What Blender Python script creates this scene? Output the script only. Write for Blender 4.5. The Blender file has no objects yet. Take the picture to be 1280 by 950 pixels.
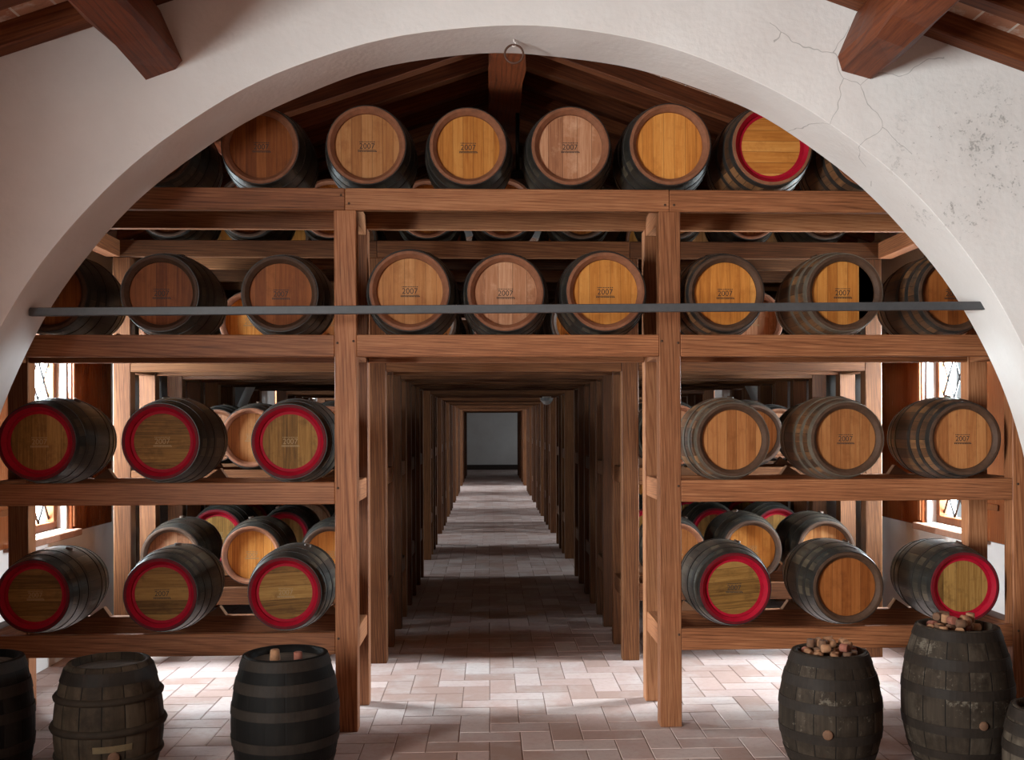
import bpy, bmesh, math, random
from mathutils import Vector, Matrix
random.seed(7)
PI = math.pi
sc = bpy.context.scene
COL = sc.collection

# ------------------------------------------------------------------ room numbers (metres, +Y runs down the aisle)
XL, XR = -3.06, 3.28          # inner faces of the side walls
CX = 0.14                     # centre line of arch and roof
AX = 0.109                    # centre line of the aisle
ARCH_R, ARCH_Z = 2.83, 0.805
W1, W1B = 5.11, 5.50          # first arched wall, front and back face
W2, W2B = 10.40, 10.78        # second arched wall
YN, YF = -7.0, 38.3           # near and far end walls
PITCH, RIDGE = 0.345, 4.30    # underside of the rafters
TOPS = [0.543, 1.362, 2.165, 2.964]   # top of the shelf beams
BT = 0.12                     # beam height


def rafter_z(x):
    return RIDGE - PITCH * abs(x - CX)


# ------------------------------------------------------------------ node helpers
def srgb(r, g, b):
    def f(c):
        c /= 255.0
        return c / 12.92 if c <= 0.04045 else ((c + 0.055) / 1.055) ** 2.4
    return (f(r), f(g), f(b), 1.0)


class NT:
    def __init__(self, name):
        self.m = bpy.data.materials.new(name)
        self.m.use_nodes = True
        self.t = self.m.node_tree
        self.t.nodes.clear()
        self.out = self.n('ShaderNodeOutputMaterial')
        self.b = self.n('ShaderNodeBsdfPrincipled')
        self.l(self.b.outputs[0], self.out.inputs[0])

    def n(self, t, **k):
        x = self.t.nodes.new(t)
        for a, v in k.items():
            setattr(x, a, v)
        return x

    def l(self, a, b):
        self.t.links.new(a, b)

    def put(self, sock, v):
        if hasattr(v, 'is_output') or isinstance(v, bpy.types.NodeSocket):
            self.l(v, sock)
        else:
            sock.default_value = v

    def math(self, op, a, b=0.0, c=None):
        x = self.n('ShaderNodeMath', operation=op)
        self.put(x.inputs[0], a)
        self.put(x.inputs[1], b)
        if c is not None:
            self.put(x.inputs[2], c)
        return x.outputs[0]

    def coords(self, which='Object'):
        return self.n('ShaderNodeTexCoord').outputs[which]

    def mapping(self, v, scale=(1, 1, 1), loc=None, rot=(0, 0, 0)):
        x = self.n('ShaderNodeMapping')
        self.l(v, x.inputs['Vector'])
        x.inputs['Scale'].default_value = scale
        x.inputs['Rotation'].default_value = rot
        if loc is not None:
            self.put(x.inputs['Location'], loc)
        return x.outputs[0]

    def noise(self, v, scale, detail=4, rough=0.6, dist=0.0):
        x = self.n('ShaderNodeTexNoise')
        self.l(v, x.inputs['Vector'])
        x.inputs['Scale'].default_value = scale
        x.inputs['Detail'].default_value = detail
        x.inputs['Roughness'].default_value = rough
        x.inputs['Distortion'].default_value = dist
        return x.outputs[0]

    def ramp(self, f, stops):
        x = self.n('ShaderNodeValToRGB')
        self.put(x.inputs[0], f)
        e = x.color_ramp.elements
        while len(e) < len(stops):
            e.new(0.5)
        for i, (p, c) in enumerate(stops):
            e[i].position = p
            e[i].color = c if len(c) == 4 else (c[0], c[1], c[2], 1)
        return x.outputs[0]

    def mix(self, f, a, b, mode='MIX'):
        x = self.n('ShaderNodeMix', data_type='RGBA', blend_type=mode)
        self.put(x.inputs[0], f)
        self.put(x.inputs[6], a)
        self.put(x.inputs[7], b)
        return x.outputs[2]

    def hsv(self, col, h=0.5, s=1.0, v=1.0):
        x = self.n('ShaderNodeHueSaturation')
        self.put(x.inputs['Hue'], h)
        self.put(x.inputs['Saturation'], s)
        self.put(x.inputs['Value'], v)
        self.put(x.inputs['Color'], col)
        return x.outputs[0]

    def bump(self, h, strength=0.3, dist=0.01):
        x = self.n('ShaderNodeBump')
        x.inputs['Strength'].default_value = strength
        x.inputs['Distance'].default_value = dist
        self.l(h, x.inputs['Height'])
        self.l(x.outputs[0], self.b.inputs['Normal'])

    def rand(self):
        return self.n('ShaderNodeObjectInfo').outputs['Random']

    def col(self, c):
        self.put(self.b.inputs['Base Color'], c)

    def rough(self, r):
        self.put(self.b.inputs['Roughness'], r)


def g(v):
    return (v, v, v, 1)


def wood_mat(name, axis, dark, mid, light, rough=0.5, ringscale=38.0, bump=0.15, vary=0.35, spec=0.22):
    """Sawn timber whose grain follows the given local axis."""
    k = NT(name)
    r = k.rand()
    off = k.n('ShaderNodeCombineXYZ')
    k.l(k.math('MULTIPLY', r, 37.0), off.inputs[0])
    k.l(k.math('MULTIPLY', r, 17.0), off.inputs[1])
    k.l(k.math('MULTIPLY', r, 29.0), off.inputs[2])
    lo, hi = 0.045, 1.0
    sc_ = [hi, hi, hi]
    sc_['XYZ'.index(axis)] = lo
    v = k.mapping(k.coords(), tuple(sc_), off.outputs[0])
    n1 = k.noise(v, 2.2, 3, 0.5)
    k.b.inputs['Specular IOR Level'].default_value = spec
    w = k.n('ShaderNodeTexWave', wave_type='BANDS', bands_direction='DIAGONAL', wave_profile='SIN')
    k.l(v, w.inputs['Vector'])
    w.inputs['Scale'].default_value = ringscale
    w.inputs['Distortion'].default_value = 22.0
    w.inputs['Detail'].default_value = 2.0
    w.inputs['Detail Scale'].default_value = 0.2
    sc2 = [110, 110, 110]
    sc2['XYZ'.index(axis)] = 3.5
    v2 = k.mapping(k.coords(), tuple(sc2), off.outputs[0])
    fine = k.noise(v2, 1.0, 4, 0.7)
    line = k.math('MINIMUM', k.math('MULTIPLY', w.outputs['Fac'], 2.6), 1.0)
    f = k.math('ADD', k.math('MULTIPLY', line, 0.11), k.math('MULTIPLY', fine, 0.72))
    f = k.math('ADD', f, k.math('MULTIPLY', k.math('SUBTRACT', n1, 0.5), 0.7))
    c = k.ramp(f, [(0.12, dark), (0.42, mid), (0.8, light)])
    big = k.noise(k.mapping(k.coords(), (1, 1, 1), off.outputs[0]), 3.0, 3, 0.6)
    val = k.math('ADD', k.math('MULTIPLY', r, vary), k.math('ADD', 0.62, k.math('MULTIPLY', big, 0.5)))
    k.col(k.hsv(c, 0.5, 1.0, val))
    k.rough(k.math('ADD', rough - 0.08, k.math('MULTIPLY', fine, 0.2)))
    k.bump(f, bump, 0.004)
    return k.m


def plain(name, c, rough=0.6, metal=0.0, noise=0.0, nscale=30, bump=0.0, spec=0.5):
    k = NT(name)
    k.b.inputs['Specular IOR Level'].default_value = spec
    if noise:
        n = k.noise(k.coords(), nscale, 5, 0.65)
        k.col(k.hsv(c, 0.5, 1.0, k.math('ADD', 1 - noise, k.math('MULTIPLY', n, noise * 2))))
        if bump:
            k.bump(n, bump, 0.004)
    else:
        k.col(c)
    k.rough(rough)
    k.b.inputs['Metallic'].default_value = metal
    return k.m


M = {}
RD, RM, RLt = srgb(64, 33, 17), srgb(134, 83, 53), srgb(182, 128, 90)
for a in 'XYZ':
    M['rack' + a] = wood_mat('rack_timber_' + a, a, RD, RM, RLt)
    M['old' + a] = wood_mat('shade_dark_rack_timber_' + a, a, srgb(40, 21, 10), srgb(86, 50, 27), srgb(132, 88, 54), rough=0.55)  # rear racks: same timber, darkened to stand in for the dim interior
M['roofY'] = wood_mat('roof_timber_along', 'Y', srgb(48, 18, 8), srgb(98, 46, 22), srgb(138, 76, 42), rough=0.5, ringscale=16, bump=0.4)
M['roofX'] = wood_mat('roof_timber_across', 'X', srgb(54, 26, 12), srgb(94, 48, 24), srgb(134, 80, 46), rough=0.6, ringscale=16, bump=0.3)
M['shutter'] = wood_mat('shutter_wood', 'Z', srgb(76, 34, 16), srgb(118, 60, 30), srgb(140, 80, 44), rough=0.22, bump=0.05, spec=0.5)
M['bounce_cut'] = wood_mat('bounce_cutting_dark_boards', 'Z', srgb(52, 34, 24), srgb(76, 54, 40), srgb(96, 70, 52), rough=0.7)  # dark wood for the unseen near room, added to hold down bounce
M['winframe'] = wood_mat('window_frame_wood', 'Z', srgb(80, 40, 20), srgb(120, 70, 40), srgb(140, 90, 60), rough=0.4)


def plaster():
    k = NT('lime_plaster')
    p = k.coords()
    n = k.noise(p, 1.3, 5, 0.6)
    n2 = k.noise(p, 40, 4, 0.6)
    base = k.ramp(n, [(0.3, srgb(216, 208, 204)), (0.7, srgb(230, 225, 222))])
    # mould blotches, right side of the arched wall
    d = k.n('ShaderNodeVectorMath', operation='DISTANCE')
    k.l(p, d.inputs[0])
    d.inputs[1].default_value = (2.42, 5.11, 2.98)
    area = k.math('SUBTRACT', 1.0, k.math('MULTIPLY', d.outputs['Value'], 2.1))
    area = k.math('MAXIMUM', area, 0.0)
    sp = k.noise(p, 42, 8, 0.8)
    bl = k.noise(p, 5.0, 3, 0.6)
    sm = k.math('MULTIPLY', k.math('GREATER_THAN', k.math('ADD', sp, k.math('MULTIPLY', bl, 0.5)), 0.86), area)
    base = k.mix(k.math('MINIMUM', k.math('MULTIPLY', sm, 1.3), 0.6), base, srgb(120, 116, 112))
    soft = k.math('MULTIPLY', k.math('MULTIPLY', area, k.math('MAXIMUM', k.math('SUBTRACT', bl, 0.45), 0.0)), 0.9)
    base = k.mix(soft, base, srgb(150, 146, 142))
    # hairline cracks: thin cell borders kept only inside noise islands
    vo = k.n('ShaderNodeTexVoronoi', feature='DISTANCE_TO_EDGE')
    wv = k.n('ShaderNodeVectorMath', operation='ADD')
    k.l(p, wv.inputs[0])
    nn = k.n('ShaderNodeTexNoise')
    nn.inputs['Scale'].default_value = 6
    k.l(p, nn.inputs['Vector'])
    sv = k.n('ShaderNodeVectorMath', operation='SCALE')
    k.l(nn.outputs[1], sv.inputs[0])
    sv.inputs['Scale'].default_value = 0.14
    k.l(sv.outputs[0], wv.inputs[1])
    k.l(wv.outputs[0], vo.inputs['Vector'])
    vo.inputs['Scale'].default_value = 1.7
    crack = k.math('LESS_THAN', vo.outputs['Distance'], 0.0035)
    d2 = k.n('ShaderNodeVectorMath', operation='DISTANCE')
    k.l(p, d2.inputs[0])
    d2.inputs[1].default_value = (1.75, 5.11, 3.22)
    isl = k.math('LESS_THAN', k.math('ADD', d2.outputs['Value'], k.noise(p, 3.0, 2, 0.5)), 0.95)
    base = k.mix(k.math('MULTIPLY', k.math('MULTIPLY', crack, isl), 0.42), base, srgb(96, 90, 86))
    spk = k.math('GREATER_THAN', k.noise(p, 55, 2, 0.5), 0.79)
    base = k.mix(k.math('MULTIPLY', spk, 0.5), base, srgb(140, 134, 128))
    k.col(base)
    k.rough(0.85)
    k.bump(k.math('ADD', k.math('MULTIPLY', n2, 0.25), k.noise(p, 5, 3, 0.5)), 0.25, 0.02)
    return k.m


M['plaster'] = plaster()


def tile_ceiling():
    k = NT('terracotta_ceiling_tiles')
    p = k.mapping(k.coords(), (1, 1, 1), None, (0, 0, PI / 2))
    b = k.n('ShaderNodeTexBrick')
    k.l(p, b.inputs['Vector'])
    b.inputs['Scale'].default_value = 1.0
    b.inputs['Brick Width'].default_value = 0.40
    b.inputs['Row Height'].default_value = 0.17
    b.inputs['Mortar Size'].default_value = 0.006
    b.offset = 0.0
    b.inputs['Color1'].default_value = srgb(160, 104, 78)
    b.inputs['Color2'].default_value = srgb(190, 150, 122)
    b.inputs['Mortar'].default_value = srgb(206, 198, 188)
    n = k.noise(k.coords(), 9, 5, 0.7)
    c = k.mix(k.ramp(n, [(0.5, g(0)), (0.68, g(0.8))]), b.outputs['Color'], srgb(204, 192, 180))
    c = k.mix(k.ramp(k.noise(k.coords(), 5, 4, 0.7), [(0.55, g(0)), (0.7, g(0.7))]), c, srgb(70, 62, 56))
    k.col(c)
    k.rough(0.9)
    return k.m


M['ceiling'] = tile_ceiling()


def floor_mat():
    k = NT('terracotta_floor')
    a = k.n('ShaderNodeAttribute', attribute_name='tile')
    p = k.coords()
    n = k.noise(p, 2.2, 5, 0.65)
    n2 = k.noise(p, 28, 5, 0.7)
    c = k.ramp(a.outputs['Fac'], [(0.0, srgb(148, 120, 110)), (0.4, srgb(164, 136, 127)), (0.75, srgb(174, 148, 141)), (1.0, srgb(186, 164, 157))])
    c = k.mix(k.ramp(n, [(0.45, g(0)), (0.75, g(0.6))]), c, srgb(194, 188, 186))
    c = k.mix(k.ramp(n2, [(0.5, g(0)), (0.75, g(0.45))]), c, srgb(146, 122, 112))
    k.col(c)
    k.rough(k.math('ADD', 0.40, k.math('MULTIPLY', n2, 0.3)))
    k.b.inputs['Specular IOR Level'].default_value = .35
    k.bump(n2, 0.12, 0.004)
    return k.m


M['floor'] = floor_mat()
M['mortar'] = plain('tile_joint', srgb(124, 100, 90), 0.9, 0, 0.2, 20)


def stave_mat(name, c0, c1, c2, stain, rough=0.5, nst=27, specks=0.0, spec=0.4):
    """Barrel side: narrow staves around the local Y axis."""
    k = NT(name)
    p = k.coords()
    s = k.n('ShaderNodeSeparateXYZ')
    k.l(p, s.inputs[0])
    ang = k.math('ARCTAN2', s.outputs[0], s.outputs[2])
    u = k.math('MULTIPLY', k.math('ADD', k.math('DIVIDE', ang, 2 * PI), 0.5), float(nst))
    fl = k.math('FLOOR', u)
    fr = k.math('FRACT', u)
    wn = k.n('ShaderNodeTexWhiteNoise', noise_dimensions='2D')
    cb = k.n('ShaderNodeCombineXYZ')
    k.l(fl, cb.inputs[0])
    k.l(k.math('MULTIPLY', k.rand(), 91.0), cb.inputs[1])
    k.l(cb.outputs[0], wn.inputs['Vector'])
    edge = k.math('MINIMUM', fr, k.math('SUBTRACT', 1.0, fr))
    v2 = k.mapping(p, (38, 2.0, 38))
    gr = k.noise(v2, 1.0, 4, 0.65)
    f = k.math('ADD', k.math('MULTIPLY', wn.outputs['Value'], 0.45), k.math('MULTIPLY', gr, 0.6))
    c = k.ramp(f, [(0.2, c0), (0.5, c1), (0.85, c2)])
    k.b.inputs['Specular IOR Level'].default_value = spec
    cl = k.noise(p, 7, 5, 0.7)
    c = k.mix(k.ramp(cl, [(0.46, g(0)), (0.66, g(0.9))]), c, stain)
    if specks:
        sp = k.noise(p, 34, 6, 0.75)
        isl = k.noise(p, 4.5, 3, 0.6)
        c = k.mix(k.ramp(k.math('ADD', sp, k.math('MULTIPLY', isl, 0.6)), [(specks + .26, g(0)), (specks + .42, g(0.55))]), c, srgb(104, 94, 82))
    c = k.mix(k.math('LESS_THAN', edge, 0.022), c, srgb(14, 11, 9))
    k.col(c)
    k.rough(k.math('ADD', rough - 0.1, k.math('MULTIPLY', gr, 0.25)))
    k.bump(k.math('ADD', k.math('MULTIPLY', k.math('MINIMUM', edge, 0.06), 10.0), k.math('MULTIPLY', gr, 0.5)), 0.35, 0.004)
    return k.m


M['stave_dark'] = stave_mat('dark_staves', srgb(24, 22, 20), srgb(52, 46, 38), srgb(92, 80, 64), srgb(36, 37, 35), 0.4)
M['stave_brown'] = stave_mat('brown_staves', srgb(40, 26, 16), srgb(92, 60, 38), srgb(142, 100, 64), srgb(58, 48, 40), 0.45)
M['stave_grey'] = stave_mat('grey_weathered_staves', srgb(26, 20, 15), srgb(50, 41, 33), srgb(78, 68, 58), srgb(30, 22, 16), 0.75, 15, .66, .1)  # weathered grey; floor-barrel staves darkened to stand in for weak light low down
M['stave_shade_dark'] = stave_mat('shade_darkened_staves', srgb(9, 7, 6), srgb(18, 15, 13), srgb(32, 28, 24), srgb(14, 11, 9), 0.65, 17, 0, .1)  # darkest floor staves: the shade at lower left is put into the colour
M['stave_taupe'] = stave_mat('taupe_staves', srgb(28, 21, 15), srgb(52, 42, 32), srgb(78, 65, 52), srgb(38, 29, 22), 0.7, 15, 0, .1)


def head_mat(name, c0, c1, c2, rough=0.5, boards=7.0, stain=None, width=0.39):
    """Barrel head: flat boards running along local Z."""
    k = NT(name)
    p = k.coords()
    s = k.n('ShaderNodeSeparateXYZ')
    k.l(p, s.inputs[0])
    u = k.math('MULTIPLY', k.math('ADD', k.math('DIVIDE', s.outputs[0], width), 0.5), boards)
    fl = k.math('FLOOR', u)
    fr = k.math('FRACT', u)
    wn = k.n('ShaderNodeTexWhiteNoise', noise_dimensions='2D')
    cb = k.n('ShaderNodeCombineXYZ')
    r = k.rand()
    k.l(fl, cb.inputs[0])
    k.l(k.math('MULTIPLY', r, 57.0), cb.inputs[1])
    k.l(cb.outputs[0], wn.inputs['Vector'])
    off = k.n('ShaderNodeCombineXYZ')
    k.l(k.math('MULTIPLY', r, 13.0), off.inputs[0])
    k.l(k.math('MULTIPLY', fl, 3.1), off.inputs[1])
    k.l(k.math('MULTIPLY', r, 31.0), off.inputs[2])
    v2 = k.mapping(p, (85, 1, 4.0), off.outputs[0])
    gr = k.noise(v2, 1.0, 5, 0.7, 0.4)
    f = k.math('ADD', k.math('MULTIPLY', wn.outputs['Value'], 0.42), k.math('SUBTRACT', k.math('MULTIPLY', gr, 1.0), 0.2))
    c = k.ramp(f, [(0.15, c0), (0.5, c1), (0.9, c2)])
    cl = k.noise(k.mapping(p, (1, 1, 1), off.outputs[0]), 9, 5, 0.7)
    c = k.mix(k.ramp(cl, [(0.52, g(0)), (0.75, g(0.6))]), c, stain or c0)
    edge = k.math('MINIMUM', fr, k.math('SUBTRACT', 1.0, fr))
    c = k.mix(k.math('MULTIPLY', k.math('LESS_THAN', edge, 0.02), 0.55), c, srgb(56, 36, 22))
    k.col(k.hsv(c, 0.5, 1.0, k.math('ADD', 0.88, k.math('MULTIPLY', r, 0.24))))
    k.rough(rough)
    k.b.inputs['Specular IOR Level'].default_value = .15
    k.bump(gr, 0.12, 0.003)
    return k.m


M['head_honey'] = head_mat('honey_oak_head', srgb(144, 82, 32), srgb(182, 116, 52), srgb(204, 144, 76))
M['head_tan'] = head_mat('tan_oak_head', srgb(132, 80, 44), srgb(168, 112, 66), srgb(192, 140, 92))
M['head_pink'] = head_mat('worn_oak_head', srgb(120, 76, 52), srgb(156, 106, 76), srgb(190, 144, 112), 0.6, 5.0, srgb(198, 156, 126))
M['head_brown'] = head_mat('brown_oak_head', srgb(92, 46, 18), srgb(124, 68, 30), srgb(150, 90, 46))
M['head_old'] = head_mat('weathered_oak_head', srgb(74, 48, 20), srgb(130, 92, 44), srgb(166, 126, 70), 0.6, 5.0, srgb(66, 42, 20))
M['head_oak'] = head_mat('third_shelf_oak_head', srgb(112, 64, 32), srgb(146, 92, 52), srgb(170, 118, 72))
M['head_grey'] = head_mat('grey_barrel_top', srgb(60, 54, 48), srgb(84, 76, 68), srgb(108, 100, 90), 0.7, 6.0)
M['chime'] = plain('reddish_oak_chime', srgb(122, 76, 52), 0.65, 0, 0.5, 30, 0.3, 0.3)
M['chime_dark'] = plain('darkened_chime', srgb(70, 48, 34), 0.65, 0, 0.7, 26, 0.4, 0.3)
M['chime_red'] = plain('red_painted_chime', srgb(92, 10, 20), 0.65, 0, 0.6, 20, 0.1, 0.2)
M['red'] = plain('red_paint', srgb(150, 10, 34), 0.65, 0, 0.35, 14, 0, 0.15)
M['hoop'] = plain('dark_steel_hoop', srgb(52, 48, 45), 0.4, 0.35, 0.6, 18, 0.2, 0.3)
M['hoop_light'] = plain('galvanised_hoop', srgb(104, 94, 82), 0.45, 0.3, 0.6, 16, 0.2, 0.3)
M['hoop_floor'] = plain('rusty_black_hoop', srgb(36, 29, 24), 0.65, 0.0, 0.7, 12, 0.3, 0.12)
M['hoop_wood'] = plain('bark_hoop', srgb(46, 37, 29), 0.75, 0.0, 0.6, 14, 0.5, 0.12)
M['ink'] = plain('black_ink', srgb(38, 28, 22), 0.7)
M['ink_pale'] = plain('pale_stencil', srgb(150, 122, 84), 0.7)
M['cork'] = plain('cork', srgb(140, 98, 68), 0.85, 0, 0.6, 60, 0.4)
M['cork_pink'] = plain('wine_stained_cork', srgb(120, 68, 52), 0.85, 0, 0.6, 60, 0.4)
M['cork_dark'] = plain('dusty_cork', srgb(88, 58, 38), 0.85, 0, 0.6, 60, 0.4)
M['iron'] = plain('dark_grey_iron', srgb(70, 70, 72), 0.5, 0.1, 0.3, 30)
M['rust'] = plain('rusted_iron', srgb(88, 60, 48), 0.7, 0.3, 0.4, 60)
M['white_iron'] = plain('white_painted_hook', srgb(216, 208, 202), 0.5)
M['lead'] = plain('lead_came', srgb(46, 44, 44), 0.5, 0.5)
M['black'] = plain('black_metal', srgb(28, 28, 30), 0.45, 0.5)
M['brick'] = plain('brick_sill', srgb(150, 112, 92), 0.85, 0, 0.4, 22, 0.4)
M['step'] = plain('dark_skirting', srgb(54, 42, 36), 0.6, 0, 0.2, 10)
M['chock'] = plain('chock_wood', srgb(112, 74, 48), 0.65, 0, 0.3, 30, 0.1)


def pane_mat():
    k = NT('window_glass')
    tr = k.n('ShaderNodeBsdfTransparent')
    tr.inputs[0].default_value = (0.95, 0.97, 0.96, 1)
    gl = k.n('ShaderNodeBsdfGlossy')
    gl.inputs['Roughness'].default_value = 0.05
    mx = k.n('ShaderNodeMixShader')
    mx.inputs[0].default_value = .05
    k.l(tr.outputs[0], mx.inputs[1])
    k.l(gl.outputs[0], mx.inputs[2])
    k.l(mx.outputs[0], k.out.inputs[0])
    return k.m


M['pane'] = pane_mat()
k_ = NT('clear_lamp_glass')
k_.col(srgb(220, 224, 224))
k_.rough(0.08)
k_.b.inputs['Metallic'].default_value = 0.6
M['lampglass'] = k_.m


# ------------------------------------------------------------------ mesh helpers
def link_mesh(name, me, mat=None, parent=None, loc=None):
    o = bpy.data.objects.new(name, me)
    COL.objects.link(o)
    if mat is not None and len(me.materials) == 0:
        me.materials.append(mat)
    if parent is not None:
        o.parent = parent
    if loc is not None:
        o.location = loc
    return o


def empty(name, loc, rotz=0.0):
    o = bpy.data.objects.new(name, None)
    o.empty_display_size = 0.05
    COL.objects.link(o)
    o.location = loc
    o.rotation_euler = (0, 0, rotz)
    return o


def tag(o, label=None, cat=None, group=None, kind=None):
    if label:
        o['label'] = label
    if cat:
        o['category'] = cat
    if group:
        o['group'] = group
    if kind:
        o['kind'] = kind
    return o


def bm_to(name, bm, smooth=False):
    bmesh.ops.recalc_face_normals(bm, faces=bm.faces)
    me = bpy.data.meshes.new(name)
    bm.to_mesh(me)
    bm.free()
    if smooth:
        for p in me.polygons:
            p.use_smooth = True
    return me


def add_box(bm, c, d, bev=0.0, rot=None):
    r = bmesh.ops.create_cube(bm, size=1.0)
    vs = r['verts']
    bmesh.ops.scale(bm, vec=d, verts=vs)
    if rot is not None:
        bmesh.ops.rotate(bm, cent=(0, 0, 0), matrix=rot, verts=vs)
    bmesh.ops.translate(bm, vec=c, verts=vs)
    if bev > 0:
        es = list({e for v in vs for e in v.link_edges})
        bmesh.ops.bevel(bm, geom=es, offset=bev, segments=1, affect='EDGES')


BOXC = {}


def box_mesh(d, mat, bev=0.004):
    key = (round(d[0], 3), round(d[1], 3), round(d[2], 3), mat, bev)
    if key not in BOXC:
        bm = bmesh.new()
        add_box(bm, (0, 0, 0), d, bev)
        me = bm_to('box', bm)
        me.materials.append(M[mat])
        BOXC[key] = me
    return BOXC[key]


def box_part(name, lo, hi, mat, parent=None, origin=(0, 0, 0), bev=0.004):
    c = [(lo[i] + hi[i]) / 2 - origin[i] for i in range(3)]
    d = [hi[i] - lo[i] for i in range(3)]
    return link_mesh(name, box_mesh(d, mat, bev), None, parent, c)


def lathe(bm, prof, n=48, mat=0, axis='Y', closed_ends=False):
    """prof: list of (radius, t) revolved about the axis; returns nothing."""
    rings = []
    for (r, t) in prof:
        ring = []
        if r < 1e-6:
            p = (0, t, 0) if axis == 'Y' else (0, 0, t)
            ring = [bm.verts.new(p)]
        else:
            for i in range(n):
                a = 2 * PI * i / n
                x, y = r * math.sin(a), r * math.cos(a)
                ring.append(bm.verts.new((x, t, y) if axis == 'Y' else (x, y, t)))
        rings.append(ring)
    fs = []
    for a, b in zip(rings, rings[1:]):
        if len(a) == 1 and len(b) == 1:
            continue
        for i in range(n):
            j = (i + 1) % n
            if len(a) == 1:
                f = bm.faces.new((a[0], b[j], b[i]))
            elif len(b) == 1:
                f = bm.faces.new((a[i], a[j], b[0]))
            else:
                f = bm.faces.new((a[i], a[j], b[j], b[i]))
            f.material_index = mat
            f.smooth = True
            fs.append(f)
    return fs


def tube(bm, pts, r, n=8):
    """round rod through points"""
    prev = None
    for i, p in enumerate(pts):
        p = Vector(p)
        d = (Vector(pts[min(i + 1, len(pts) - 1)]) - Vector(pts[max(i - 1, 0)])).normalized()
        up = Vector((0, 0, 1)) if abs(d.z) < 0.9 else Vector((1, 0, 0))
        a = d.cross(up).normalized()
        b = d.cross(a).normalized()
        ring = [bm.verts.new(p + r * (math.cos(2 * PI * q / n) * a + math.sin(2 * PI * q / n) * b)) for q in range(n)]
        if prev:
            for q in range(n):
                f = bm.faces.new((prev[q], prev[(q + 1) % n], ring[(q + 1) % n], ring[q]))
                f.smooth = True
        else:
            bm.faces.new(ring)
        prev = ring
    bm.faces.new(prev)


# ------------------------------------------------------------------ the setting
def make_floor():
    w = 0.165
    gap = 0.0018
    verts, faces, val = [], [], []
    x0, x1, y0, y1 = XL, XR, 3.6, 14.5

    def clip(a, b, c, d):
        a2, b2, c2, d2 = max(a, x0), min(b, x1), max(c, y0), min(d, y1)
        if b2 - a2 < 0.01 or d2 - c2 < 0.01:
            return
        i = len(verts)
        e = 0.003
        t = random.random()
        verts.extend([(a2, c2, -0.004), (b2, c2, -0.004), (b2, d2, -0.004), (a2, d2, -0.004),
                      (a2 + e, c2 + e, 0), (b2 - e, c2 + e, 0), (b2 - e, d2 - e, 0), (a2 + e, d2 - e, 0)])
        for f in ((4, 5, 6, 7), (0, 1, 5, 4), (1, 2, 6, 5), (2, 3, 7, 6), (3, 0, 4, 7)):
            faces.append(tuple(i + q for q in f))
            val.append(t)
    for m in range(-80, 120):
        for n in range(-40, 40):
            ox, oy = (m + 4 * n) * w, m * w + 5.0
            if ox < x0 - 4 * w or ox > x1 + w or oy < y0 - 2 * w or oy > y1 + w:
                continue
            clip(ox + gap, ox + 2 * w - gap, oy + gap, oy + w - gap)
            clip(ox + 2 * w + gap, ox + 3 * w - gap, oy - w + gap, oy + w - gap)
    # plain running-bond courses beyond and behind the camera
    def course(ya, yb):
        y = ya
        r = 0
        while y < yb:
            x = x0 - (r % 2) * w
            while x < x1:
                a, b = max(x, x0), min(x + 2 * w, x1)
                if b - a > 0.03:
                    i = len(verts)
                    t = random.random()
                    yy = min(y + w, yb)
                    verts.extend([(a + gap, y + gap, 0), (b - gap, y + gap, 0), (b - gap, yy - gap, 0), (a + gap, yy - gap, 0)])
                    faces.append((i, i + 1, i + 2, i + 3))
                    val.append(t)
                x += 2 * w
            y += w
            r += 1
    course(14.5, YF)
    course(1.5, 3.6)
    nt = len(faces)
    i = len(verts)
    z = -0.003
    verts.extend([(XL - .4, YN - .4, z), (XR + .4, YN - .4, z), (XR + .4, YF + .4, z), (XL - .4, YF + .4, z)])
    faces.append((i, i + 1, i + 2, i + 3))
    val.append(0)
    me = bpy.data.meshes.new('floor')
    me.from_pydata(verts, [], faces)
    me.materials.append(M['floor'])
    me.materials.append(M['mortar'])
    at = me.attributes.new('tile', 'FLOAT', 'FACE')
    at.data.foreach_set('value', val)
    me.polygons[nt].material_index = 1
    tag(link_mesh('floor', me), kind='structure')


make_floor()


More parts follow.
